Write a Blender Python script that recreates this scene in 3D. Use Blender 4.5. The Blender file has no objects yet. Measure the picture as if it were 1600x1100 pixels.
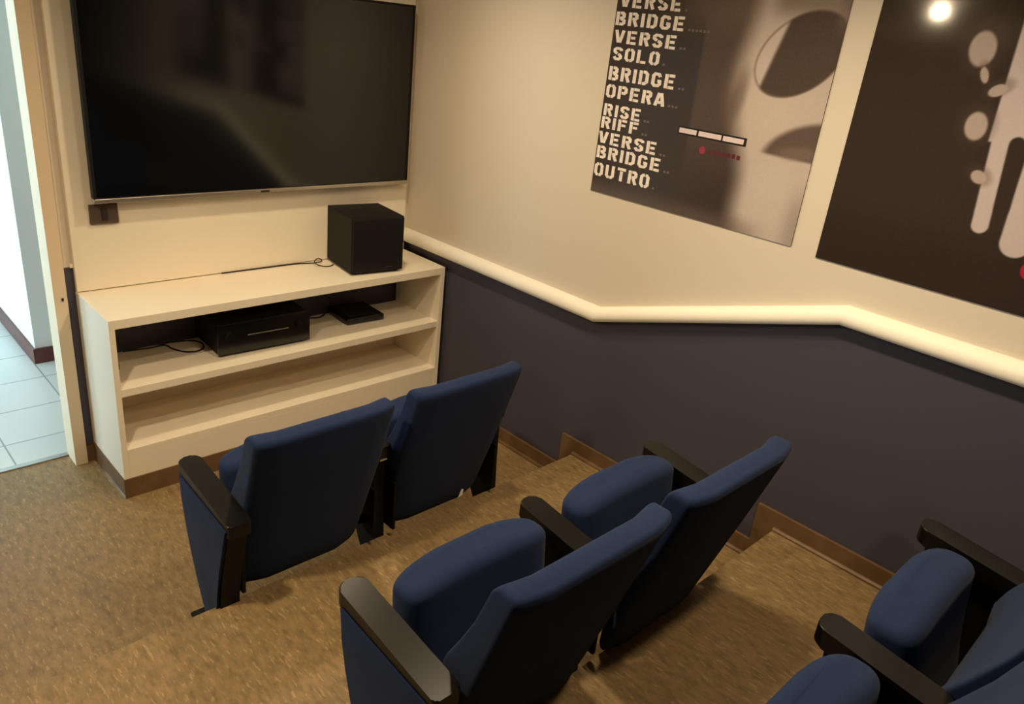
import bpy, bmesh, math, random
import numpy as np
from mathutils import Vector, Matrix, Euler

SC = bpy.context.scene
COL = SC.collection
random.seed(4)

# ------------------------------------------------------------------ camera
cam_data = bpy.data.cameras.new('camera')
cam_data.sensor_width = 36.0
cam_data.lens = 1198.93 / 1600 * 36.0
cam_data.clip_start = 0.02
cam = bpy.data.objects.new('camera', cam_data)
cam.location = (-2.4889, -3.2945, 1.9496)
cam.rotation_euler = (1.1709, -0.1040, -0.7603)
COL.objects.link(cam)
SC.camera = cam

# ------------------------------------------------------------------ exposure and sky
SC.view_settings.view_transform = 'Standard'
SC.view_settings.look = 'None'
SC.view_settings.gamma = 1.0
SC.view_settings.use_curve_mapping = False
SC.view_settings.exposure = 0.02
SC.cycles.max_bounces = 10
SC.cycles.diffuse_bounces = 6
SC.cycles.use_denoising = True
SC.cycles.sample_clamp_indirect = 6.0

world = bpy.data.worlds.new('daylight')
SC.world = world
world.use_nodes = True
bg = world.node_tree.nodes['Background']
bg.inputs[0].default_value = (0.63, 0.87, 1.0, 1)
bg.inputs[1].default_value = 11.5

# ------------------------------------------------------------------ key dimensions
S1 = 0.1657                      # riser
R1, R2, R3 = -1.373, -2.361, -3.36
HB = 0.0733                      # baseboard height
XL, YB, ZC = -4.6, -5.0, 2.42    # left wall, back wall, ceiling
CH = 0.7848                      # cabinet height
CD = 0.3813                      # cabinet depth
ZT1, ZT2 = 0.8342, 1.1711        # moulding underside, low and high run
YM1, YM2 = -1.389, -2.393

# lamps: x, y, watts, diameter; the second is added to fill the middle row's shadow
LAMPS = [(-0.85, -2.10, 12, 0.15), (-0.85, -2.90, 12, 0.15), (-0.80, -0.85, 11, 0.15), (-2.40, -1.65, 24, 0.15)]
LAMP_COL = (1.0, 0.78, 0.50)

# ------------------------------------------------------------------ materials
def srgb(r, g, b):
    f = lambda c: (c / 12.92 if c <= 0.04045 else ((c + 0.055) / 1.055) ** 2.4)
    return (f(r / 255), f(g / 255), f(b / 255), 1)

def mat(name, col, rough=0.6, spec=0.4, metal=0.0, bump=None, vary=None, sheen=0.0):
    m = bpy.data.materials.new(name); m.use_nodes = True
    nt = m.node_tree; b = nt.nodes['Principled BSDF']
    b.inputs['Base Color'].default_value = col
    b.inputs['Roughness'].default_value = rough
    b.inputs['Specular IOR Level'].default_value = spec
    b.inputs['Metallic'].default_value = metal
    if sheen:
        b.inputs['Sheen Weight'].default_value = sheen
        b.inputs['Sheen Roughness'].default_value = 0.5
    tc = nt.nodes.new('ShaderNodeTexCoord')
    if vary:
        n = nt.nodes.new('ShaderNodeTexNoise'); n.inputs['Scale'].default_value = vary[0]; n.inputs['Detail'].default_value = 4
        nt.links.new(tc.outputs['Object'], n.inputs['Vector'])
        r = nt.nodes.new('ShaderNodeMapRange')
        r.inputs['From Min'].default_value = 0.3; r.inputs['From Max'].default_value = 0.7
        r.inputs['To Min'].default_value = 1 - vary[1]; r.inputs['To Max'].default_value = 1 + vary[1]
        nt.links.new(n.outputs['Fac'], r.inputs['Value'])
        mx = nt.nodes.new('ShaderNodeVectorMath'); mx.operation = 'SCALE'
        mx.inputs[0].default_value = col[:3]
        nt.links.new(r.outputs['Result'], mx.inputs['Scale'])
        nt.links.new(mx.outputs[0], b.inputs['Base Color'])
    if bump:
        n2 = nt.nodes.new('ShaderNodeTexNoise'); n2.inputs['Scale'].default_value = bump[0]; n2.inputs['Detail'].default_value = 5
        nt.links.new(tc.outputs['Object'], n2.inputs['Vector'])
        bp = nt.nodes.new('ShaderNodeBump'); bp.inputs['Strength'].default_value = bump[1]; bp.inputs['Distance'].default_value = 0.002
        nt.links.new(n2.outputs['Fac'], bp.inputs['Height'])
        nt.links.new(bp.outputs['Normal'], b.inputs['Normal'])
    return m

M = {}
M['cream'] = mat('cream_paint', srgb(218, 207, 190), 0.55, 0.35, bump=(90, 0.06))
M['navy'] = mat('navy_paint', srgb(72, 70, 82), 0.5, 0.35, bump=(90, 0.06))
M['ceil'] = mat('ceiling_paint', srgb(235, 230, 220), 0.8)
M['ceilroom'] = mat('grey_ceiling_paint', srgb(178, 168, 152), 0.8)
M['mould'] = mat('moulding_gypsum', srgb(246, 240, 226), 0.5, 0.4)
M['lam'] = mat('white_laminate', srgb(238, 228, 208), 0.42, 0.4, vary=(3, 0.02))
M['wood'] = mat('baseboard_wood', srgb(106, 81, 54), 0.4, 0.4, vary=(14, 0.18))
M['darkwood'] = mat('dark_skirting', srgb(92, 48, 42), 0.4, 0.4, vary=(20, 0.2))
M['fabric'] = mat('blue_fabric', srgb(33, 47, 78), 0.95, 0.05, bump=(700, 0.35), vary=(40, 0.05), sheen=0.06)
M['black'] = mat('black_plastic', srgb(16, 15, 14), 0.30, 0.3, bump=(260, 0.04))
M['blackmetal'] = mat('black_metal', srgb(12, 12, 12), 0.55, 0.2)
M['gloss'] = mat('glossy_black', srgb(20, 19, 19), 0.22, 0.5)
M['matblack'] = mat('matte_black', srgb(20, 18, 17), 0.6, 0.25, bump=(300, 0.1))
M['screen'] = mat('screen_glass', srgb(11, 12, 14), 0.11, 0.6)
M['silver'] = mat('brushed_silver', srgb(190, 180, 165), 0.3, 0.5, metal=0.8)
M['grey'] = mat('grey_plastic', srgb(86, 70, 60), 0.5)
M['darkgrey'] = mat('dark_grey', srgb(48, 38, 36), 0.5)
M['white'] = mat('white_paper', srgb(235, 232, 225), 0.7)
M['cwall'] = mat('corridor_white', srgb(228, 232, 230), 0.6, bump=(80, 0.05))
M['jamb'] = mat('door_frame_paint', srgb(226, 206, 176), 0.45, 0.4)
M['chrome'] = mat('bright_metal', srgb(220, 220, 215), 0.2, 0.5, metal=1.0)
M['led'] = mat('grey_metal_strip', srgb(170, 170, 165), 0.3, 0.5, metal=0.7)

def vinyl():
    m = bpy.data.materials.new('speckled_vinyl'); m.use_nodes = True
    nt = m.node_tree; b = nt.nodes['Principled BSDF']; L = nt.links.new
    tc = nt.nodes.new('ShaderNodeTexCoord')
    def noise(scale, stretch, detail=2.0, rough=0.5, off=0):
        mp = nt.nodes.new('ShaderNodeMapping'); mp.inputs['Scale'].default_value = stretch; mp.inputs['Location'].default_value = (off, off, 0)
        L(tc.outputs['Object'], mp.inputs['Vector'])
        n = nt.nodes.new('ShaderNodeTexNoise'); n.inputs['Scale'].default_value = scale; n.inputs['Detail'].default_value = detail; n.inputs['Roughness'].default_value = rough
        L(mp.outputs[0], n.inputs['Vector']); return n
    def ramp(n, stops):
        r = nt.nodes.new('ShaderNodeValToRGB'); e = r.color_ramp.elements
        e[0].position, e[0].color = stops[0]; e[1].position, e[1].color = stops[1]
        for p, c in stops[2:]:
            x = e.new(p); x.color = c
        L(n.outputs['Fac'], r.inputs['Fac']); return r
    base = ramp(noise(30, (1.6, 0.6, 1), 4, 0.6), [(0.32, srgb(114, 95, 66)), (0.68, srgb(146, 121, 82))])
    fleck = ramp(noise(52, (2.3, 0.5, 1), 2.0, 0.5, 3.1), [(0.60, (0, 0, 0, 1)), (0.68, (1, 1, 1, 1))])
    fleck2 = ramp(noise(40, (2.0, 0.6, 1), 2.0, 0.5, 7.7), [(0.62, (0, 0, 0, 1)), (0.68, (1, 1, 1, 1))])
    mx = nt.nodes.new('ShaderNodeMix'); mx.data_type = 'RGBA'
    mu = nt.nodes.new('ShaderNodeMath'); mu.operation = 'MULTIPLY'; mu.inputs[1].default_value = 0.40
    L(fleck.outputs[0], mu.inputs[0]); L(mu.outputs[0], mx.inputs[0]); L(base.outputs[0], mx.inputs[6]); mx.inputs[7].default_value = srgb(192, 164, 120)
    mx2 = nt.nodes.new('ShaderNodeMix'); mx2.data_type = 'RGBA'
    mu2 = nt.nodes.new('ShaderNodeMath'); mu2.operation = 'MULTIPLY'; mu2.inputs[1].default_value = 0.35
    L(fleck2.outputs[0], mu2.inputs[0]); L(mu2.outputs[0], mx2.inputs[0]); L(mx.outputs[2], mx2.inputs[6]); mx2.inputs[7].default_value = srgb(106, 78, 48)
    L(mx2.outputs[2], b.inputs['Base Color'])
    b.inputs['Roughness'].default_value = 0.5; b.inputs['Specular IOR Level'].default_value = 0.35
    return m
M['vinyl'] = vinyl()

def tile():
    m = bpy.data.materials.new('pale_floor_tile'); m.use_nodes = True
    nt = m.node_tree; b = nt.nodes['Principled BSDF']; L = nt.links.new
    tc = nt.nodes.new('ShaderNodeTexCoord')
    br = nt.nodes.new('ShaderNodeTexBrick'); br.offset = 0.0; br.squash = 1.0
    br.inputs['Scale'].default_value = 1.0; br.inputs['Brick Width'].default_value = 0.33; br.inputs['Row Height'].default_value = 0.325
    br.inputs['Mortar Size'].default_value = 0.004; br.inputs['Mortar Smooth'].default_value = 0.2
    br.inputs['Color1'].default_value = srgb(206, 208, 206); br.inputs['Color2'].default_value = srgb(198, 202, 202); br.inputs['Mortar'].default_value = srgb(140, 146, 148)
    mp = nt.nodes.new('ShaderNodeMapping'); mp.inputs['Location'].default_value = (1.60 + 3.3, -0.31 + 3.25, 0)
    L(tc.outputs['Object'], mp.inputs['Vector']); L(mp.outputs[0], br.inputs['Vector']); L(br.outputs['Color'], b.inputs['Base Color'])
    b.inputs['Roughness'].default_value = 0.3
    return m
M['tile'] = tile()

def emission(name, col, s):
    m = bpy.data.materials.new(name); m.use_nodes = True
    nt = m.node_tree; nt.nodes.clear()
    e = nt.nodes.new('ShaderNodeEmission'); e.inputs[0].default_value = (*col, 1); e.inputs[1].default_value = s
    o = nt.nodes.new('ShaderNodeOutputMaterial'); nt.links.new(e.outputs[0], o.inputs[0]); return m
M['lamp'] = emission('lamp_diffuser', LAMP_COL, 30.0)
M['bulb'] = emission('bulb_glow', LAMP_COL, 300.0)

def print_mat(name, rough, spec):
    m = bpy.data.materials.new(name); m.use_nodes = True
    nt = m.node_tree; b = nt.nodes['Principled BSDF']
    a = nt.nodes.new('ShaderNodeVertexColor'); a.layer_name = 'print'
    nt.links.new(a.outputs[0], b.inputs['Base Color'])
    b.inputs['Roughness'].default_value = rough; b.inputs['Specular IOR Level'].default_value = spec
    return m
M['print_satin'] = print_mat('satin_poster_print', 0.22, 0.2)
M['print_gloss'] = print_mat('glossy_poster_print', 0.07, 0.45)
M['ink_pale'] = mat('pale_ink', srgb(240, 230, 222), 0.25, 0.2, vary=(60, 0.14))
M['ink_dim'] = mat('dim_ink', srgb(112, 102, 96), 0.25, 0.2)
M['ink_pink'] = mat('pinkish_white_ink', srgb(224, 206, 208), 0.25, 0.2)
M['ink_red'] = mat('red_ink', srgb(150, 58, 70), 0.25, 0.2)
M['ink_dimred'] = mat('dim_red_ink', srgb(96, 44, 50), 0.25, 0.2)
M['ink_black'] = mat('black_ink', srgb(42, 36, 34), 0.25, 0.2)

# ------------------------------------------------------------------ mesh helpers
def obj(name, bm, m, parent=None, smooth=False):
    me = bpy.data.meshes.new(name)
    bmesh.ops.recalc_face_normals(bm, faces=bm.faces[:])
    bm.to_mesh(me); bm.free()
    for mm in (m if isinstance(m, (list, tuple)) else [m]):
        me.materials.append(M[mm])
    if smooth:
        for p in me.polygons: p.use_smooth = True
        if smooth is not True:
            me.set_sharp_from_angle(angle=math.radians(smooth))
    o = bpy.data.objects.new(name, me); COL.objects.link(o)
    if parent: o.parent = parent
    return o

def box(bm, x0, y0, z0, x1, y1, z1, mi=0):
    v = [bm.verts.new((x, y, z)) for x in (x0, x1) for y in (y0, y1) for z in (z0, z1)]
    fs = []
    for q in ((0, 1, 3, 2), (4, 6, 7, 5), (0, 4, 5, 1), (2, 3, 7, 6), (0, 2, 6, 4), (1, 5, 7, 3)):
        f = bm.faces.new([v[i] for i in q]); f.material_index = mi; fs.append(f)
    return v

def bev(bm, off, seg=2, edges=None):
    bmesh.ops.bevel(bm, geom=edges or bm.edges[:], offset=off, segments=seg, profile=0.6, affect='EDGES', clamp_overlap=True)

def bbox(x0, y0, z0, x1, y1, z1, off=0.003, seg=2):
    bm = bmesh.new(); box(bm, x0, y0, z0, x1, y1, z1); bev(bm, off, seg); return bm

def prism(bm, pts, a0, a1, axis='x', mi=0):
    """extrude the 2-D outline pts along an axis (x: pts are (y,z); z: pts are (x,y); y: pts are (x,z))"""
    def P(p, a):
        return {'x': (a, p[0], p[1]), 'z': (p[0], p[1], a), 'y': (p[0], a, p[1])}[axis]
    A = [bm.verts.new(P(p, a0)) for p in pts]; B = [bm.verts.new(P(p, a1)) for p in pts]
    f = bm.faces.new(A); f.material_index = mi
    f = bm.faces.new(list(reversed(B))); f.material_index = mi
    n = len(pts)
    for i in range(n):
        f = bm.faces.new((A[i], B[i], B[(i + 1) % n], A[(i + 1) % n])); f.material_index = mi

def catmull(pts, n=8):
    pts = [Vector(p) for p in pts]; P = [pts[0]] + pts + [pts[-1]]; out = []
    for i in range(1, len(P) - 2):
        for k in range(n):
            t = k / n; a, b, c, d = P[i - 1], P[i], P[i + 1], P[i + 2]
            out.append(0.5 * ((2 * b) + (c - a) * t + (2 * a - 5 * b + 4 * c - d) * t * t + (3 * b - a - 3 * c + d) * t ** 3))
    out.append(pts[-1]); return out

def tube(bm, pts, r, seg=8):
    rings = []; up = Vector((0, 0, 1))
    for i, p in enumerate(pts):
        d = (pts[min(i + 1, len(pts) - 1)] - pts[max(i - 1, 0)]).normalized()
        s = d.cross(up)
        if s.length < 1e-3: s = Vector((1, 0, 0))
        s.normalize(); t = s.cross(d)
        rings.append([bm.verts.new(p + r * (math.cos(a) * s + math.sin(a) * t)) for a in [2 * math.pi * k / seg for k in range(seg)]])
    for a, b in zip(rings, rings[1:]):
        for k in range(seg):
            bm.faces.new((a[k], a[(k + 1) % seg], b[(k + 1) % seg], b[k]))
    bm.faces.new(rings[0]); bm.faces.new(list(reversed(rings[-1])))

def lathe(bm, prof, seg=32, cx=0, cy=0):
    rings = [[bm.verts.new((cx + r * math.cos(2 * math.pi * k / seg), cy + r * math.sin(2 * math.pi * k / seg), z)) for k in range(seg)] for r, z in prof]
    for a, b in zip(rings, rings[1:]):
        for k in range(seg):
            bm.faces.new((a[k], a[(k + 1) % seg], b[(k + 1) % seg], b[k]))
    return rings

def tag(o, label, cat, group=None):
    o['label'] = label; o['category'] = cat
    if group: o['group'] = group
    return o

def thing(name, label, cat, loc=(0, 0, 0), rz=0, group=None):
    o = bpy.data.objects.new(name, None); o.empty_display_size = 0.1; COL.objects.link(o)
    o.location = loc; o.rotation_euler = (0, 0, rz)
    return tag(o, label, cat, group)

def struct(o):
    o['kind'] = 'structure'; return o

# ------------------------------------------------------------------ the room shell
# tiered floor: one solid stair profile in (y, z) extruded along x
bm = bmesh.new()
prof = [(0.095, -0.15), (0.095, 0.0), (R1, 0.0), (R1, S1), (R2, S1), (R2, 2 * S1), (R3, 2 * S1), (R3, 3 * S1), (YB, 3 * S1), (YB, -0.15)]
prism(bm, prof, XL, 0.0, 'x')
struct(obj('floor', bm, 'vinyl'))

bm = bmesh.new(); box(bm, XL - 0.1, YB - 0.1, ZC, 0.1, 0.1, ZC + 0.1); struct(obj('ceiling', bm, 'ceilroom'))

# right wall, navy below a stepped line and cream above it
tl = [(0.0, ZT1 + 0.03), (YM1, ZT1 + 0.03), (YM2, ZT2 + 0.03), (YB, ZT2 + 0.03)]
bm = bmesh.new()
prism(bm, [(0.0, -0.15)] + tl + [(YB, -0.15)], 0.0, 0.1, 'x', 0)
prism(bm, tl + [(YB, ZC), (0.0, ZC)], 0.0, 0.1, 'x', 1)
struct(obj('wall_right', bm, ['navy', 'cream']))

# wall behind the television with the doorway to the corridor
DX0, DX1, DZ = -2.62, -1.722, 2.06
ZB = 0.888
bm = bmesh.new()
box(bm, DX1, 0, 0, 0.1, 0.09, ZB, 0); box(bm, DX1, 0, ZB, 0.1, 0.09, ZC, 1)
box(bm, XL - 0.1, 0, 0, DX0, 0.09, ZB, 0); box(bm, XL - 0.1, 0, ZB, DX0, 0.09, ZC, 1)
box(bm, DX0, 0, DZ, DX1, 0.09, ZC, 1)
struct(obj('wall_front', bm, ['navy', 'cream']))

bm = bmesh.new(); box(bm, XL - 0.1, YB, -0.15, XL, 0, 2.2, 0); box(bm, XL - 0.1, YB, 2.2, XL, 0, ZC, 1)
struct(obj('wall_left', bm, ['navy', 'cream']))
bm = bmesh.new(); box(bm, XL - 0.1, YB - 0.1, -0.15, 0.1, YB, ZC, 0)
struct(obj('wall_back', bm, ['navy', 'cream']))

# rounded moulding along the colour change of the right wall
def moulding():
    bm = bmesh.new()
    pr = [(0.0, 0.0), (-0.036, 0.0), (-0.043, 0.008), (-0.046, 0.020), (-0.044, 0.034), (-0.037, 0.047), (-0.026, 0.056), (-0.013, 0.061), (0.0, 0.062)]
    path = [(-0.0, ZT1), (YM1, ZT1), (YM2, ZT2), (YB, ZT2)]
    rings = []
    for y, z in path:
        rings.append([bm.verts.new((x, y, z + h)) for x, h in pr])
    for a, b in zip(rings, rings[1:]):
        for k in range(len(pr) - 1):
            bm.faces.new((a[k], a[k + 1], b[k + 1], b[k]))
    bm.faces.new(rings[0]); bm.faces.new(list(reversed(rings[-1])))
    return obj('trim_1', bm, 'mould', smooth=40)
struct(moulding())
bm = bmesh.new(); box(bm, -1.66, -0.012, ZB, -1.648, 0, ZB + 0.014); struct(obj('trim_2', bm, 'mould'))

# stepped wooden baseboard with a shoe strip along the right wall
def base_right():
    bm = bmesh.new(); t = 0.014; v = 0.08
    runs = [(-CD, R1 + v, 0.0), (R1 + v, R2 + v, S1), (R2 + v, R3 + v, 2 * S1), (R3 + v, YB, 3 * S1)]
    for i, (ya, yb, z) in enumerate(runs):
        low = z if i == 0 else z - S1
        ye = yb
        # board; on the overhang before each riser it runs down to the lower tread
        yr = (R1, R2, R3)[i - 1] if i else ya
        box(bm, -t, ye, z, 0.0, yr, z + HB)
        if i: box(bm, -t, yr, low, 0.0, ya, z + HB)
        # shoe strip
        y0, y1 = yr, (ye if i == 3 else ye)
        prism(bm, [(-t, z), (-t - 0.012, z), (-t - 0.011, z + 0.007), (-t - 0.005, z + 0.013), (-t, z + 0.014)], y0, y1, 'y')
    return obj('baseboard_right', bm, 'wood')
struct(base_right())
bm = bmesh.new(); box(bm, DX1 + 0.01, -0.014, 0, -1.652, 0, HB); struct(obj('baseboard_front', bm, 'wood'))

# door frame
bm = bmesh.new()
box(bm, DX1 - 0.0, -0.022, 0, DX1 + 0.036, 0.0, DZ + 0.036)
box(bm, DX1 - 0.012, -0.022, 0, DX1, 0.095, DZ)
box(bm, DX0 - 0.04, -0.022, 0, DX0, 0.0, DZ + 0.036); box(bm, DX0, -0.022, 0, DX0 + 0.012, 0.095, DZ)
box(bm, DX0, -0.022, DZ, DX1, 0.0, DZ + 0.036); box(bm, DX0 + 0.012, -0.022, DZ - 0.012, DX1 - 0.012, 0.095, DZ)
d1 = struct(obj('door_1', bm, 'jamb'))
bm = bmesh.new(); box(bm, -0.0035, -0.004, -0.006, 0.0, 0.004, 0.006); o = obj('strike_hole', bm, 'darkgrey', d1); o.location = (DX1 + 0.018, -0.0225, 0.765); o.rotation_euler = (0, 0, math.pi / 2)
bm = bmesh.new(); box(bm, DX0 + 0.012, 0.080, 0.0, DX1 - 0.012, 0.108, 0.006); struct(obj('trim_3', bm, 'led'))

# corridor beyond the doorway
bm = bmesh.new(); box(bm, -5.2, 0.095, -0.1, 0.1, 5.0, 0.0); struct(obj('floor_corridor', bm, 'tile'))
CX, CY = -1.585, 1.15
bm = bmesh.new(); box(bm, CX, CY, 0, 0.1, 5.0, ZC); struct(obj('wall_corridor', bm, 'cwall'))
bm = bmesh.new()
box(bm, CX - 0.013, CY - 0.013, 0, CX, 4.99, 0.085); box(bm, CX, CY - 0.013, 0, 0.09, CY, 0.085)
struct(obj('baseboard_corridor', bm, 'darkwood'))
bm = bmesh.new(); box(bm, -5.3, 5.0, 0, 0.1, 5.1, ZC); struct(obj('wall_corridor_end', bm, 'cwall'))
bm = bmesh.new(); box(bm, -5.3, 0.09, ZC, 0.1, 5.1, ZC + 0.1); struct(obj('ceiling_corridor', bm, 'ceil'))
bm = bmesh.new(); box(bm, 0.1, 0.09, 0, 0.2, CY, ZC); struct(obj('wall_corridor_right', bm, 'cwall'))
# corridor outer wall, big far window and a near one added to light the cabinet
WZ0, WZ1 = 0.3, 2.3
WINS = [(0.40, 1.70), (3.15, 4.90)]
bm = bmesh.new()
for a, b in ((0.0, 0.40), (1.70, 3.15), (4.90, 5.0)): box(bm, -5.3, a, 0, -5.2, b, ZC)
for a, b in WINS:
    box(bm, -5.3, a, 0, -5.2, b, WZ0); box(bm, -5.3, a, WZ1, -5.2, b, ZC)
struct(obj('wall_corridor_left', bm, 'cwall'))
for i, (a, b) in enumerate(WINS):
    bm = bmesh.new()
    for k in range(3):
        y = a + (b - a) * k / 2
        box(bm, -5.28, max(a, y - 0.02), WZ0, -5.23, min(b, y + 0.02), WZ1)
    box(bm, -5.28, a, WZ0, -5.23, b, WZ0 + 0.04); box(bm, -5.28, a, WZ1 - 0.04, -5.23, b, WZ1)
    struct(obj('window_%d' % (i + 1), bm, 'white'))
    pd = bpy.data.lights.new('window_portal', 'AREA'); pd.shape = 'RECTANGLE'; pd.size = b - a; pd.size_y = WZ1 - WZ0
    pd.cycles.is_portal = True
    po = bpy.data.objects.new('window_portal', pd); COL.objects.link(po)
    po.location = (-5.19, (a + b) / 2, (WZ0 + WZ1) / 2); po.rotation_euler = (math.pi / 2, 0, -math.pi / 2)

# ------------------------------------------------------------------ ceiling lamps
LAB = ['round recessed ceiling light over the middle row beside the poster wall',
       'added round fill light in the ceiling over the back row beside the poster wall',
       'round recessed ceiling light in front of the television',
       'round recessed ceiling light over the aisle, nearest the doorway']
for (x, y, w, d), lab in zip(LAMPS, LAB):
    t = thing('recessed_downlight', lab, 'ceiling light', (x, y, ZC), 0, 'recessed ceiling lights')
    bm = bmesh.new(); lathe(bm, [(d * 0.42, -0.001), (d * 0.44, -0.012), (d * 0.58, -0.012), (d * 0.62, -0.004), (d * 0.62, 0.0)])
    obj('trim_ring', bm, 'white', t, smooth=40)
    bm = bmesh.new(); bmesh.ops.create_circle(bm, cap_ends=True, radius=d * 0.425, segments=32); bmesh.ops.translate(bm, verts=bm.verts[:], vec=(0, 0, -0.004))
    obj('diffuser', bm, 'lamp', t)
    ld = bpy.data.lights.new('lamp_light', 'AREA'); ld.shape = 'DISK'; ld.size = d * 0.8; ld.energy = w; ld.color = LAMP_COL; ld.spread = math.radians(160)
    lo = bpy.data.objects.new('lamp_light', ld); COL.objects.link(lo); lo.parent = t; lo.location = (0, 0, -0.016)

t = thing('bulb_lamp', 'round glowing bulb lamp on the ceiling, mirrored in the top of the darker poster', 'ceiling light', (-3.62, -1.12, ZC))
bm = bmesh.new(); r = lathe(bm, [(0.07, 0.0), (0.07, -0.008), (0.03, -0.014), (0.024, -0.022)], 24); bm.faces.new(r[-1]); obj('base', bm, 'white', t, smooth=40)
bm = bmesh.new(); bmesh.ops.create_uvsphere(bm, u_segments=24, v_segments=14, radius=0.04); bmesh.ops.translate(bm, verts=bm.verts[:], vec=(0, 0, -0.062)); obj('bulb', bm, 'bulb', t, smooth=True)

# ------------------------------------------------------------------ cabinet
cb = thing('media_cabinet', 'low cream open-fronted media cabinet with two shelves, under the television', 'cabinet', (-0.84, 0, 0))
CX0, CX1 = -1.65 + 0.84, -0.0265 + 0.84; TH = 0.038; PL = 0.088
obj('side_panel', bbox(CX0, -CD, PL, CX0 + 0.022, -0.002, CH, 0.0015), 'lam', cb)
obj('side_panel', bbox(CX1 - 0.024, -CD, PL, CX1, -0.002, CH, 0.0015), 'lam', cb)
obj('top', bbox(CX0 + 0.022, -CD + 0.001, CH - TH, CX1 - 0.024, -0.002, CH - 0.001, 0.0015), 'lam', cb)
obj('shelf', bbox(CX0 + 0.022, -CD + 0.004, 0.457, CX1 - 0.024, -0.012, 0.49, 0.0015), 'lam', cb)
obj('bottom_panel', bbox(CX0 + 0.022, -CD + 0.001, 0.196, CX1 - 0.024, -0.002, 0.221, 0.0015), 'lam', cb)
obj('front_rail', bbox(CX0 + 0.022, -CD + 0.001, PL, CX1 - 0.024, -CD + 0.02, 0.196, 0.0012), 'lam', cb)
obj('back_panel', bbox(CX0 + 0.022, -0.010, 0.221, CX1 - 0.024, -0.002, 0.457, 0.001, 1), 'lam', cb)
bm = bmesh.new()
box(bm, CX0 - 0.004, -CD - 0.004, 0.0, CX1, -CD + 0.012, PL); box(bm, CX0 - 0.004, -CD + 0.012, 0.0, CX0 + 0.012, -0.002, PL)
o = obj('plinth', bm, 'wood', cb); o['label'] = 'brown wooden plinth strip'
bm = bmesh.new(); box(bm, CX0 - 0.008, -CD - 0.008, 0.0, CX0 - 0.004, -0.03, 0.007)
o = obj('plinth_edge', bm, 'chrome', cb); o['label'] = 'thin bright metal edge at the floor'
bm = bmesh.new(); box(bm, CX0 + 0.022, -0.362, 0.572, CX0 + 0.03, -0.345, 0.592); obj('shelf_pin', bm, 'black', cb)

pn = obj('wall_panel', bbox(-1.648, -0.024, CH + 0.0032, -0.030, -0.001, ZC - 0.02, 0.002), 'lam')
tag(pn, 'tall cream backing board between the cabinet top and the ceiling, behind the television', 'wall panel')

# ------------------------------------------------------------------ television
tv = thing('television', 'large black flat-screen television with a thin silver frame on the cream board', 'television', (-0.821, -0.024, 1.155))
TW, THH = 1.493 / 2, 0.8437
bm = bmesh.new(); box(bm, -0.55, -0.035, 0.08, 0.55, 0.0, 0.62); bev(bm, 0.008); obj('back_housing', bm, 'matblack', tv)
bm = bmesh.new(); box(bm, -TW + 0.012, -0.0575, 0.020, TW - 0.010, -0.036, THH - 0.008); bev(bm, 0.0015, 1); obj('screen', bm, 'screen', tv)
bm = bmesh.new()
box(bm, -TW, -0.060, 0.018, -TW + 0.012, -0.030, THH); box(bm, TW - 0.010, -0.060, 0.018, TW, -0.030, THH); box(bm, -TW + 0.012, -0.060, THH - 0.008, TW - 0.010, -0.030, THH)
obj('bezel', bm, 'matblack', tv)
bm = bmesh.new(); box(bm, -TW, -0.062, 0.0, TW, -0.026, 0.018); bev(bm, 0.003, 2)
o = obj('bottom_strip', bm, 'silver', tv); o['label'] = 'silver strip along the lower edge'
bm = bmesh.new(); box(bm, -0.058, -0.064, 0.004, -0.018, -0.058, 0.013); bev(bm, 0.001, 1); obj('sensor_window', bm, 'darkgrey', tv)

sp = thing('wall_socket', 'small dark brown plate under the lower left corner of the television', 'socket', (-1.521, -0.024, 1.098))
obj('cover_plate', bbox(-0.053, -0.012, -0.037, 0.053, 0.0, 0.042, 0.003), 'grey', sp)
obj('rocker', bbox(-0.010, -0.017, -0.022, 0.012, -0.010, 0.026, 0.002), 'darkgrey', sp)

# ------------------------------------------------------------------ things on and in the cabinet
sw = thing('subwoofer', 'black box subwoofer standing on the right end of the cabinet top', 'speaker', (-0.385, -0.178, CH), math.radians(-7.5))
obj('body', bbox(-0.137, -0.138, 0.008, 0.137, 0.138, 0.276, 0.004), 'matblack', sw)
obj('front_grille', bbox(-0.134, -0.150, 0.011, 0.134, -0.136, 0.273, 0.006), 'matblack', sw)
obj('badge', bbox(0.04, -0.1515, 0.028, 0.075, -0.149, 0.034, 0.0005, 1), 'darkgrey', sw)
for sx in (-0.11, 0.11):
    for sy in (-0.11, 0.11):
        bm = bmesh.new(); r = lathe(bm, [(0.016, 0.0), (0.018, 0.010)], 16, sx, sy); bm.faces.new(list(reversed(r[0]))); bm.faces.new(r[1]); obj('foot', bm, 'black', sw)

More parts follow.
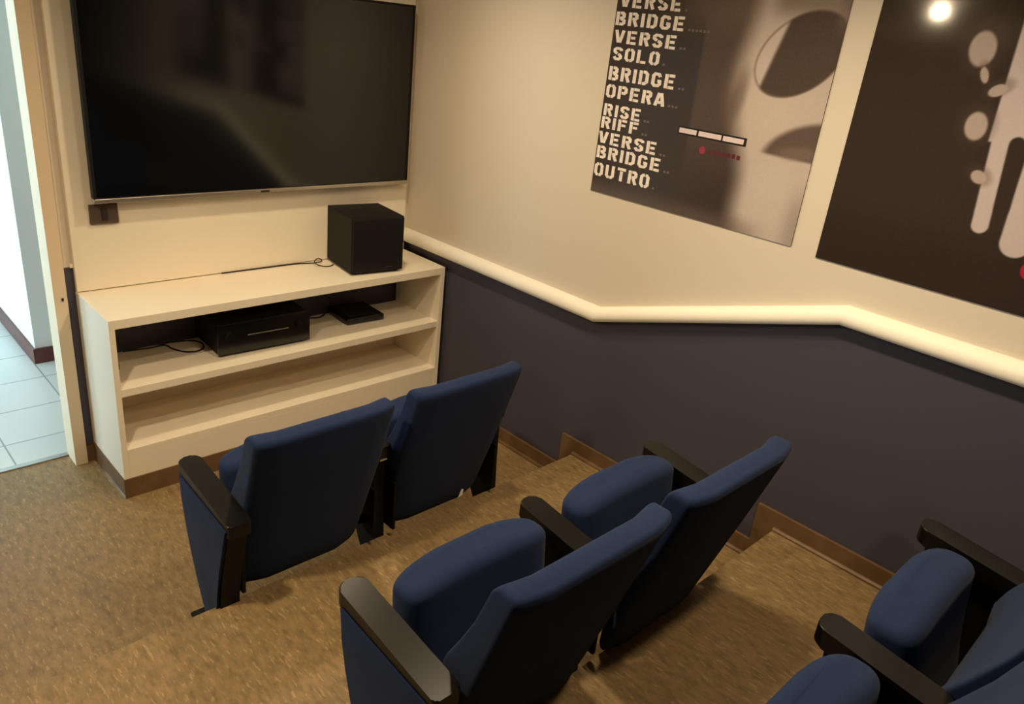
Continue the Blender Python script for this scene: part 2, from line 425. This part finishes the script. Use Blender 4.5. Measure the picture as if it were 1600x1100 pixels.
av = thing('av_receiver', 'wide black receiver with a thin silver line on its front, on the cabinet shelf', 'receiver', (-0.972, -0.28, 0.49), math.radians(-2))
obj('body', bbox(-0.215, 0.008, 0.012, 0.215, 0.27, 0.150, 0.003), 'matblack', av)
obj('front_panel', bbox(-0.218, -0.008, 0.010, 0.218, 0.008, 0.153, 0.004), 'gloss', av)
o = obj('silver_line', bbox(-0.085, -0.0098, 0.086, 0.110, -0.0078, 0.0905, 0.0005, 1), 'silver', av); o['label'] = 'thin silver line'
for kx in (-0.165, 0.168):
    bm = bmesh.new(); r = lathe(bm, [(0.0, 0.016), (0.021, 0.016), (0.023, 0.012), (0.023, 0.0)], 24)
    bmesh.ops.rotate(bm, verts=bm.verts[:], cent=(0, 0, 0), matrix=Matrix.Rotation(math.radians(90), 3, 'X')); bmesh.ops.remove_doubles(bm, verts=bm.verts[:], dist=1e-5)
    o = obj('knob', bm, 'gloss', av, smooth=40); o.location = (kx, -0.008, 0.095)
for sx in (-0.18, 0.18):
    for sy in (0.04, 0.23):
        bm = bmesh.new(); r = lathe(bm, [(0.018, 0.0), (0.02, 0.012)], 16, sx, sy); bm.faces.new(list(reversed(r[0]))); bm.faces.new(r[1]); obj('foot', bm, 'black', av)

sb = thing('set_top_box', 'small flat black set-top box at the right of the receiver on the shelf', 'set-top box', (-0.388, -0.118, 0.49), math.radians(-3))
bm = bbox(-0.108, -0.108, 0.004, 0.108, 0.105, 0.036, 0.012, 4); obj('body', bm, 'gloss', sb, smooth=50)
obj('top_plate', bbox(-0.088, -0.088, 0.035, 0.088, 0.088, 0.040, 0.002), 'matblack', sb)
obj('base', bbox(-0.09, -0.09, 0.0, 0.09, 0.09, 0.006, 0.001, 1), 'black', sb)
obj('plug', bbox(-0.095, 0.103, 0.012, -0.055, 0.135, 0.026, 0.003), 'darkgrey', sb)

def cable(name, pts, r, label, m='black'):
    bm = bmesh.new(); tube(bm, catmull(pts, 8), r); return tag(obj(name, bm, m, smooth=True), label, 'cable')
z = CH + 0.0028
cable('speaker_cable', [(-0.52, -0.115, z), (-0.56, -0.135, z), (-0.60, -0.115, z + 0.004), (-0.60, -0.07, z + 0.01), (-0.565, -0.045, z + 0.016), (-0.56, -0.07, z + 0.008),
      (-0.60, -0.055, z), (-0.66, -0.04, z), (-0.75, -0.034, z), (-0.90, -0.031, z), (-1.05, -0.028, z)], 0.0026, 'thin black cord looping from the subwoofer along the back of the cabinet top')
z = 0.4935
cable('power_cable', [(-1.50, -0.02, z), (-1.40, -0.035, z), (-1.33, -0.04, z + 0.002), (-1.315, -0.09, z), (-1.285, -0.145, z), (-1.24, -0.165, z), (-1.20, -0.145, z), (-1.185, -0.09, z),
      (-1.205, -0.045, z), (-1.25, -0.028, z), (-1.31, -0.032, z + 0.008), (-1.35, -0.035, z + 0.006)], 0.0034, 'black power cord coiled on the shelf at the left of the receiver')
cable('signal_cable', [(-0.73, -0.06, 0.494), (-0.68, -0.075, 0.497), (-0.63, -0.04, 0.497), (-0.56, -0.055, 0.494), (-0.49, -0.012, 0.50)], 0.004, 'dark cord running between the receiver and the set-top box on the shelf')

# ------------------------------------------------------------------ posters
def sm(e0, e1, x):
    t = np.clip((x - e0) / (e1 - e0), 0, 1); return t * t * (3 - 2 * t)

def poster(name, y0, y1, z0, z1, n, fn, label, pm):
    """a sheet on the wall x = 0 whose printed face is a fine grid coloured per vertex"""
    nu = n; nv = int(n * (z1 - z0) / abs(y1 - y0))
    U = np.linspace(y0, y1, nu + 1); V = np.linspace(z0, z1, nv + 1)
    Y, Z = np.meshgrid(U, V)
    t = thing(name, label, 'poster', (0.0, (y0 + y1) / 2, z0))
    co = np.stack([np.full(Y.size, -0.0045), Y.ravel() - (y0 + y1) / 2, Z.ravel() - z0], 1)
    idx = np.arange((nu + 1) * (nv + 1)).reshape(nv + 1, nu + 1)
    q = np.stack([idx[:-1, :-1], idx[1:, :-1], idx[1:, 1:], idx[:-1, 1:]], -1).reshape(-1, 4)
    me = bpy.data.meshes.new('print'); me.from_pydata(co.tolist(), [], q.tolist())
    c = fn(Y.ravel(), Z.ravel())
    lin = np.where(c <= 0.04045, c / 12.92, ((c + 0.055) / 1.055) ** 2.4)
    a = me.color_attributes.new('print', 'FLOAT_COLOR', 'POINT')
    a.data.foreach_set('color', np.concatenate([lin, np.ones((len(lin), 1))], 1).astype(np.float32).ravel())
    me.materials.append(M[pm]); me.update()
    o = bpy.data.objects.new('print', me); COL.objects.link(o); o.parent = t
    bm = bmesh.new(); w = abs(y1 - y0) / 2
    box(bm, -0.0042, -w, 0, -0.0005, w, z1 - z0); obj('backing_sheet', bm, 'ink_black', t)
    return t

def blend(c, m, col):
    m = m[:, None]; return c * (1 - m) + np.array(col) / 255.0 * m

def ell(y, z, cy, cz, a, b, ang=0.0, soft=0.15):
    ca, sa = math.cos(ang), math.sin(ang)
    # s runs to the right along the wall (towards -y)
    s = -(y - cy); t = z - cz
    u = (s * ca + t * sa) / a; v = (-s * sa + t * ca) / b
    r = np.sqrt(u * u + v * v); return 1 - sm(1 - soft, 1 + soft, r)

def capsule(y, z, p, q, r, soft=0.003):
    py, pz = p; qy, qz = q; dy, dz = qy - py, qz - pz
    t = np.clip(((y - py) * dy + (z - pz) * dz) / (dy * dy + dz * dz), 0, 1)
    d = np.hypot(y - py - t * dy, z - pz - t * dz); return 1 - sm(r - soft, r + soft, d)

def art_light(y, z):
    s = -y
    c = np.tile(np.array([66, 55, 49.]) / 255, (len(y), 1))
    c = blend(c, sm(1.95, 2.12, z) * sm(1.40, 1.75, s) * 0.75, (142, 122, 106))
    c = blend(c, sm(1.655, 1.672, s + (z - 1.7) * 0.02) * (1 - sm(1.84, 1.9, s)) * sm(1.45, 1.75, z) * 0.55, (104, 88, 76))
    # broad pale form on the right with a soft left border
    edge = 1.815 + 0.075 * sm(1.75, 1.50, z) - 0.012 * np.sin(z * 14)
    pale = sm(edge - 0.035, edge + 0.075, s)
    c = blend(c, pale, (198, 184, 174))
    c = blend(c, ell(y, z, -1.94, 1.86, 0.13, 0.16, 0, 0.6) * 0.4, (216, 200, 184))
    c = blend(c, ell(y, z, -2.03, 1.50, 0.085, 0.12, 0.1, 0.55) * 0.55, (206, 194, 182))
    c = blend(c, sm(2.07, 2.15, s) * sm(1.60, 1.45, z) * 0.35, (110, 98, 88))
    c = blend(c, sm(1.44, 1.37, z) * sm(2.08, 1.90, s) * 0.6, (112, 98, 88))
    c = blend(c, ell(y, z, -1.835, 1.81, 0.026, 0.085, -0.15, 0.7) * 0.5, (92, 76, 66))
    # dark rounded disc, upper right
    c = blend(c, sm(2.04, 2.12, z) * sm(1.86, 1.95, s) * 0.6, (112, 96, 84))
    disc = ell(y, z, -2.025, 1.965, 0.165, 0.115, 0.62, 0.05)
    c = blend(c, disc * 0.8, (208, 194, 184))
    rim = ell(y, z, -2.025, 1.965, 0.168, 0.118, 0.62, 0.03) - ell(y, z, -2.025, 1.965, 0.160, 0.110, 0.62, 0.03)
    c = blend(c, np.clip(rim, 0, 1) * 0.55, (120, 102, 92))
    dd = disc * sm(1.925, 1.945, s + (z - 1.95) * -0.28)
    c = blend(c, dd * 0.93, (74, 62, 54))
    c = blend(c, sm(2.10, 2.15, s) * sm(2.02, 2.08, z) * 0.6, (120, 104, 92))
    # soft dark wedge, lower right
    wedge = ell(y, z, -2.13, 1.675, 0.165, 0.085, 0.32, 0.14) * sm(1.640, 1.655, z + 0.02 * (s - 2.0))
    c = blend(c, wedge * 0.85, (82, 68, 60))
    c = blend(c, ell(y, z, -2.10, 1.665, 0.075, 0.022, 0.1, 0.5) * 0.5, (140, 122, 110))
    rng = np.random.default_rng(2); c = c + (rng.random((len(y), 1)) - 0.5) * 0.025
    c = c * np.array([0.96, 0.96, 0.97])
    return np.clip(c, 0, 1)

def art_dark(y, z):
    s = -y
    c = np.tile(np.array([64, 54, 46.]) / 255, (len(y), 1))
    c = blend(c, sm(1.60, 1.45, z) * 0.5, (52, 42, 38))
    pale = (214, 200, 192)
    # pale banner with rounded strips hanging down
    top = sm(2.622, 2.628, s + (z - 2.1) * 0.03) * sm(1.795, 1.80, z)
    c = blend(c, top, pale)
    for (ya, za, yb, zb, r) in ((-2.665, 1.80, -2.684, 1.572, 0.0225), (-2.775, 1.85, -2.785, 1.545, 0.040), (-2.90, 1.85, -2.91, 1.60, 0.03), (-3.0, 1.85, -3.0, 1.52, 0.035)):
        c = blend(c, capsule(y, z, (ya, za), (yb, zb), r), pale)
    for (ya, za, yb, zb, r) in ((-2.707, 1.800, -2.722, 1.63, 0.0205), (-2.845, 1.86, -2.85, 1.6, 0.022), (-2.955, 1.86, -2.955, 1.55, 0.018)):
        c = blend(c, capsule(y, z, (ya, za), (yb, zb), r) * sm(1.60, 1.62, z + 0.02), (64, 54, 46))
    # a few plain pale rounded shapes beside the banner, each with a dim halo
    for cy, cz, a, b, t in ((-2.547, 2.030, 0.034, 0.046, 0.15), (-2.592, 1.832, 0.029, 0.038, 0.15), (-2.617, 1.930, 0.024, 0.015, 0.5), (-2.640, 1.700, 0.022, 0.017, -0.5), (-2.572, 1.965, 0.010, 0.022, 0.4)):
        c = blend(c, ell(y, z, cy, cz + 0.006, a * 1.7, b * 1.5, t, 0.35) * 0.35, (98, 82, 70))
        c = blend(c, ell(y, z, cy, cz, a, b, t, 0.14), (194, 178, 164))
    c = blend(c, ell(y, z, -2.835, 1.478, 0.016, 0.022, 0.3, 0.1), (190, 44, 56))
    c = blend(c, ell(y, z, -2.90, 1.470, 0.030, 0.022, 0.0, 0.1), (190, 44, 56))
    rng = np.random.default_rng(3); c = c + (rng.random((len(y), 1)) - 0.5) * 0.018
    c = c * np.array([0.89, 0.89, 0.92])
    return np.clip(c, 0, 1)

PA = poster('poster', -1.2462, -2.1511, 1.367, 2.36, 300, art_light, 'black and white poster with a column of stencilled words such as OPERA and OUTRO', 'print_satin')
PB = poster('poster', -2.2437, -3.15, 1.355, 2.36, 300, art_dark, 'nearly black glossy poster with pale rounded shapes and hanging strips on the right wall', 'print_gloss')

# stencil letters drawn as strokes
ARC = {
 'V': [[(.08, 1), (.27, .04)], [(.54, 1), (.35, .04)]],
 'E': [[(.1, 0), (.1, 1)], [(.24, .91), (.58, .91)], [(.24, .5), (.52, .5)], [(.24, .09), (.58, .09)]],
 'R': [[(.1, 0), (.1, 1)], [(.24, .91), (.42, .91), (.5, .82), (.5, .62), (.42, .53), (.24, .53)], [(.36, .44), (.53, 0)]],
 'S': [[(.52, .74), (.5, .85), (.4, .91), (.2, .91), (.1, .81), (.1, .66), (.2, .56), (.28, .53)], [(.33, .48), (.42, .44), (.51, .34), (.51, .2), (.4, .09), (.2, .09), (.09, .26)]],
 'B': [[(.1, 0), (.1, 1)], [(.24, .91), (.4, .91), (.48, .83), (.48, .64), (.4, .54), (.24, .54)], [(.3, .46), (.42, .45), (.52, .36), (.52, .18), (.42, .09), (.24, .09)]],
 'I': [[(.1, 0), (.1, 1)]],
 'D': [[(.1, 0), (.1, 1)], [(.24, .91), (.38, .91), (.51, .77), (.51, .23), (.38, .09), (.24, .09)]],
 'G': [[(.51, .72), (.44, .88), (.2, .91), (.1, .77), (.1, .23), (.2, .09), (.42, .1), (.51, .22), (.51, .42), (.36, .42)]],
 'O': [[(.285, .91), (.2, .91), (.1, .78), (.1, .22), (.2, .09), (.285, .09)], [(.335, .91), (.42, .91), (.52, .78), (.52, .22), (.42, .09), (.335, .09)]],
 'L': [[(.1, 0), (.1, 1)], [(.24, .09), (.58, .09)]],
 'P': [[(.1, 0), (.1, 1)], [(.24, .91), (.42, .91), (.51, .81), (.51, .58), (.42, .48), (.24, .48)]],
 'A': [[(.07, 0), (.25, .97)], [(.55, 0), (.37, .97)], [(.22, .27), (.4, .27)]],
 'F': [[(.1, 0), (.1, 1)], [(.24, .91), (.58, .91)], [(.24, .52), (.52, .52)]],
 'U': [[(.1, 1), (.1, .22), (.2, .09), (.29, .09)], [(.52, 1), (.52, .22), (.42, .09), (.33, .09)]],
 'T': [[(.03, .91), (.59, .91)], [(.31, 0), (.31, .76)]],
}
WID = {'I': .2}
LIFT = [0]
def stroke(bm, pts, hw, T0):
    for k in range(len(pts) - 1):
        a, b = Vector(pts[k]), Vector(pts[k + 1]); d = (b - a).normalized(); n = Vector((-d.y, d.x)) * hw
        e = d * (hw * 0.55)
        LIFT[0] = (LIFT[0] + 1) % 23; up = LIFT[0] * 2.5e-5
        T = lambda p: (T0(p)[0] - up, T0(p)[1], T0(p)[2])
        a2 = a - (e if k else Vector((0, 0))); b2 = b + (e if k < len(pts) - 2 else Vector((0, 0)))
        bm.faces.new([bm.verts.new(T(p)) for p in (a2 + n, b2 + n, b2 - n, a2 - n)])
def text_line(bm, s, ya, yb, z, h, pc):
    tot = sum(WID.get(ch, .62) for ch in s) + 0.17 * (len(s) - 1)
    x = 0.0
    for ch in s:
        for st in ARC[ch]:
            T = lambda p, x=x: (-0.0052, ya + (x + p[0]) / tot * (yb - ya) - pc[1], z + p[1] * h - pc[2])
            stroke(bm, st, 0.104, T)
        x += WID.get(ch, .62) + 0.17
LINES = [('VERSE', -1.262, -1.540, 2.064, .047), ('BRIDGE', -1.252, -1.567, 2.001, .047), ('VERSE', -1.258, -1.545, 1.938, .046), ('SOLO', -1.262, -1.483, 1.877, .046),
         ('BRIDGE', -1.256, -1.569, 1.803, .050), ('OPERA', -1.255, -1.538, 1.738, .048), ('RISE', -1.257, -1.440, 1.669, .045), ('RIFF', -1.254, -1.440, 1.620, .044),
         ('VERSE', -1.251, -1.538, 1.561, .046), ('BRIDGE', -1.252, -1.569, 1.503, .048), ('OUTRO', -1.252, -1.531, 1.432, .051)]
pc = PA.location
bm = bmesh.new()
for l in LINES: text_line(bm, *l, pc)
def flat(bm, ya, yb, za, zb, x=-0.0052, mi=0):
    f = bm.faces.new([bm.verts.new((x, y - pc[1], zz - pc[2])) for y, zz in ((ya, za), (yb, za), (yb, zb), (ya, zb))])
    f.material_index = mi
o = obj('lettering', bm, 'ink_pale', PA); o['label'] = 'pale stencilled words'
for (s, ya, yb, z0, h), n in zip(LINES, (1, 6, 2, 1, 2, 3, 2, 2, 2, 2, 1)):
    bm = bmesh.new()
    for k in range(n):
        y = yb - 0.018 - k * 0.016; flat(bm, y, y - 0.010, z0 + 0.002, z0 + 0.010)
    obj('small_text', bm, 'ink_dim', PA)
bm = bmesh.new(); flat(bm, -1.618, -1.905, 1.655, 1.684, -0.0050); obj('black_bar', bm, 'ink_black', PA)
bm = bmesh.new()
for a, b in ((-1.625, -1.700), (-1.709, -1.804), (-1.811, -1.894)): flat(bm, a, b, 1.661, 1.678, -0.0054)
o = obj('pale_label', bm, 'ink_pink', PA); o['label'] = 'three pinkish white label bars'
bm = bmesh.new(); bmesh.ops.create_circle(bm, cap_ends=True, radius=0.013, segments=24)
bmesh.ops.rotate(bm, verts=bm.verts[:], cent=(0, 0, 0), matrix=Matrix.Rotation(math.pi / 2, 3, 'Y')); bmesh.ops.translate(bm, verts=bm.verts[:], vec=(-0.0052, -1.737 - pc[1], 1.615 - pc[2]))
obj('red_dot', bm, 'ink_red', PA)
bm = bmesh.new()
for k in range(7): flat(bm, -1.762 - k * 0.0195, -1.776 - k * 0.0195, 1.607 + 0.0015 * (k % 2), 1.622 + 0.001 * (k % 3))
obj('red_lettering', bm, 'ink_dimred', PA)

# ------------------------------------------------------------------ auditorium seats
def ring_body(rings, seg=44, n=5.0, top_crown=0.0, bow=0.0, bot_crown=0.0):
    """closed body from horizontal rings (z, y_rear, y_front, half width, bow weight)"""
    bm = bmesh.new(); R = []
    zs = [r[0] for r in rings]; z0, z1 = min(zs), max(zs)
    for z, yr, yf, hw in rings:
        c = (yr + yf) / 2; t = (yf - yr) / 2; ring = []
        for k in range(seg):
            a = 2 * math.pi * (k + 0.5) / seg; ca, sa = math.cos(a), math.sin(a)
            u = math.copysign(abs(ca) ** (2 / n), ca); v = math.copysign(abs(sa) ** (2 / (n * 0.6)), sa)
            f = 1 - u * u
            w = (z - z0) / (z1 - z0)
            ring.append(bm.verts.new((u * hw, c + v * t - bow * f, z + top_crown * f * w ** 2 - bot_crown * f * (1 - w) ** 2)))
        R.append(ring)
    for a, b in zip(R, R[1:]):
        for k in range(seg): bm.faces.new((a[k], a[(k + 1) % seg], b[(k + 1) % seg], b[k]))
    bm.faces.new(list(reversed(R[0]))); bm.faces.new(R[-1])
    return bm

def lerp_tab(tab, z):
    for (a, va), (b, vb) in zip(tab, tab[1:]):
        if z <= b: 
            t = max(0, (z - a) / (b - a)); return va + (vb - va) * t
    return tab[-1][1]

FRONT = [(.16, .052), (.30, .042), (.38, .044), (.43, .054), (.48, .056), (.53, .040), (.60, .000), (.68, -.040), (.76, -.070), (.82, -.088)]
rear = lambda z: 0.022 - 0.30 * (z - 0.2)
def back_bm():
    rs = []
    zz = [.160, .172, .20, .24] + [.24 + .02 * k for k in range(1, 27)] + [.775, .784, .791, .796, .799]
    for z in zz:
        yr, yf = rear(z), lerp_tab(FRONT, z)
        ins = 0.0
        if z > .775: ins = 0.022 * (1 - math.sqrt(max(0, 1 - ((z - .775) / .0248) ** 2)))
        if z < .20: ins = 0.008 * ((.20 - z) / .040) ** 2
        hw = .254 - ins * 0.7 - .030 * max(0, (.55 - z) / .35) ** 1.3
        if z < .20: hw -= 0.012 * ((.20 - z) / .040) ** 2
        rs.append((z, yr + ins, yf - ins, hw))
    return ring_body(rs, 72, 15.0, top_crown=0.004, bow=0.036)

SEATP = [(.245, .035, .085), (.27, .030, .125), (.32, .045, .165), (.40, .062, .185), (.48, .075, .198), (.54, .082, .204), (.60, .088, .206)]
def seat_bm():
    rs = []
    for k in range(24):
        z = .245 + (.562 - .245) * k / 23
        yb = lerp_tab([(a, b) for a, b, c in SEATP], z); yf = lerp_tab([(a, c) for a, b, c in SEATP], z)
        rs.append((z, yb, yf, .230 - 0.03 * max(0, (.30 - z) / .055) ** 2))
    for k in range(1, 8):
        a = math.pi / 2 * k / 7.3; z = .562 + .030 * math.sin(a); ins = .036 * (1 - math.cos(a))
        yb = lerp_tab([(p, b) for p, b, c in SEATP], z); yf = lerp_tab([(p, c) for p, b, c in SEATP], z)
        rs.append((z, yb + ins, yf - ins, .230 - ins * 0.8))
    return ring_body(rs, 44, 5.0, top_crown=0.022, bow=-0.012)

PROFILE = [(.232, .545), (.222, .46), (.205, .38), (.180, .29), (.146, .20), (.100, .11), (.055, .035), (.04, .010), (-.005, .010), (-.010, .10), (-.022, .21), (-.050, .33), (-.078, .43), (-.105, .520)]
def inset(pts, d):
    cy = sum(p[0] for p in pts) / len(pts); cz = sum(p[1] for p in pts) / len(pts)
    out = []
    for y, z in pts:
        v = Vector((y - cy, z - cz)); l = v.length; v *= (l - d) / l; out.append((cy + v.x, cz + v.y))
    return out

def arm_bm(y0):
    bm = bmesh.new(); hw = 0.0365; y1 = .258; r = 0.026
    pts = []
    for cx, cy, a0 in ((hw - r, y1 - r, 0), (-hw + r, y1 - r, 90), (-hw + .012, y0 + .012, 180), (hw - .012, y0 + .012, 270)):
        rr = r if cy > .1 else .012
        for k in range(6):
            a = math.radians(a0 + 90 * k / 5); pts.append((cx + rr * math.cos(a), cy + rr * math.sin(a)))
    prism(bm, pts, 0.0, 0.044, 'z')
    ed = [e for e in bm.edges if abs(e.verts[0].co.z - e.verts[1].co.z) < 1e-6]
    bmesh.ops.bevel(bm, geom=ed, offset=0.0045, segments=2, profile=0.5, affect='EDGES')
    for v in bm.verts:
        y = v.co.y; zt = .578 - 0.045 * (y1 - y) / (y1 + .115)
        v.co.z += zt - 0.044
    return bm

STD = {'left': -0.29, 'right': 0.277}
def standard(seat, x, outer):
    """one upright with armrest, side panel and foot; outer: -1 when its left face carries a fabric panel"""
    w = 0.062 if outer else 0.046
    pf = PROFILE if outer else PROFILE[:9] + [(.0, .12), (.012, .30), (.018, .530)]
    bm = bmesh.new(); prism(bm, pf, x - w / 2, x + w / 2, 'x'); bev(bm, 0.0025, 1, [e for e in bm.edges if abs(e.verts[0].co.x - e.verts[1].co.x) < 1e-6])
    st = obj('standard', bm, 'blackmetal', seat, smooth=35)
    if outer:
        bm = bmesh.new(); a = x + outer * (w / 2 - 0.002); prism(bm, inset(PROFILE, 0.010), a, a + outer * 0.013, 'x'); bev(bm, 0.004, 2, [e for e in bm.edges if abs(e.verts[0].co.x - a - outer * 0.013) < 1e-6 and abs(e.verts[1].co.x - a - outer * 0.013) < 1e-6])
        o = obj('side_panel', bm, 'fabric', st, smooth=35); o['label'] = 'blue fabric side panel'
    obj('foot_plate', bbox(x - (0.05 if outer else .034), -0.008, 0.0, x + (0.045 if outer else .034), 0.19 if outer else 0.1, 0.014, 0.003), 'blackmetal', st)
    ar = obj('armrest', arm_bm(-.115 if outer else .0), 'black', seat, smooth=35); ar.location = (x, 0, 0)
    for q in (st, ar):
        wn = q.modifiers.new('normals', 'WEIGHTED_NORMAL'); wn.keep_sharp = True; wn.weight = 90
    ar['label'] = 'black plastic armrest'
    if not outer and x < 0:
        o = obj('latch', bbox(x - .016, -.010, .500, x + .014, .004, .508, .001, 1), 'chrome', st); o['label'] = 'small bright metal latch'
    return st

def make_seat(label, loc, stds, back=(0, 0, 1), cush=(0, 1)):
    t = thing('auditorium_seat', label, 'seat', loc, 0, 'blue fold-up seats in three rows')
    b = obj('backrest', back_bm(), 'fabric', t, smooth=50)
    b.location = (back[0], back[1], 0); b.scale = (back[2], 1, 1)
    c = obj('seat_cushion', seat_bm(), 'fabric', t, smooth=50)
    c.location = (cush[0], 0, 0); c.scale = (cush[1], 1, 1)
    bm = bmesh.new(); prism(bm, [(.10, .235), (.128, .262), (.172, .32), (.192, .40), (.203, .48), (.196, .48), (.15, .34), (.09, .27)], -.2, .2, 'x'); bev(bm, 0.003, 1)
    o = obj('seat_pan', bm, 'black', c); o['label'] = 'black underside of the folded seat'
    bm = bmesh.new(); tube(bm, [Vector((-.252, .055, .236)), Vector((0, .055, .236)), Vector((.252, .055, .236))], 0.016, 14); obj('hinge_bar', bm, 'blackmetal', t, smooth=40)
    for s in (-1, 1):
        obj('back_bracket', bbox(s * .247 - .006, -.03, .20, s * .247 + .006, .05, .40, .002), 'blackmetal', t)
    for name, outer in stds: standard(t, STD[name], outer)
    return t

rows = [(R1 + 0.0, 0.0), (R2 + 0.02, S1), (-3.17, 2 * S1)]
B1, B2, DX2 = (-0.004, 0.018, 0.965), (0.028, -0.055, 1.02), -0.018
XA, XB = -1.38, -0.80
L, Rr = ('left', -1), ('right', 0)
SA = make_seat('blue fold-up seat at the left end of the row nearest the cabinet', (XA, rows[0][0], rows[0][1]), [L], B1)
SB = make_seat('blue fold-up seat beside the wall in the row nearest the cabinet, tag on its back', (XB, rows[0][0], rows[0][1]), [('left', 0), Rr], B1)
SCc = make_seat('blue fold-up seat at the left end of the middle row', (XA + DX2, rows[1][0], rows[1][1]), [L], B2)
SD = make_seat('blue fold-up seat beside the wall in the middle row', (XB + DX2, rows[1][0], rows[1][1]), [('left', 0), Rr], B2)
SE = make_seat('blue fold-up seat at the left of the row nearest the camera, only its cushion showing', (XA, rows[2][0], rows[2][1]), [L])
SF = make_seat('blue fold-up seat beside the wall in the row nearest the camera', (XB, rows[2][0], rows[2][1]), [('left', 0), Rr], (0, 0, 1), (-0.02, .93))
bm = bmesh.new(); prism(bm, [(-.012, 0.0), (.010, 0.004), (.014, .03), (.004, .034)], -.001, 0.0, 'y')
o = obj('care_tag', bm, 'white', SB); o.location = (-0.705 - XB, rear(.205) - 0.001 - 0.026, .20); o['label'] = 'small white tag'
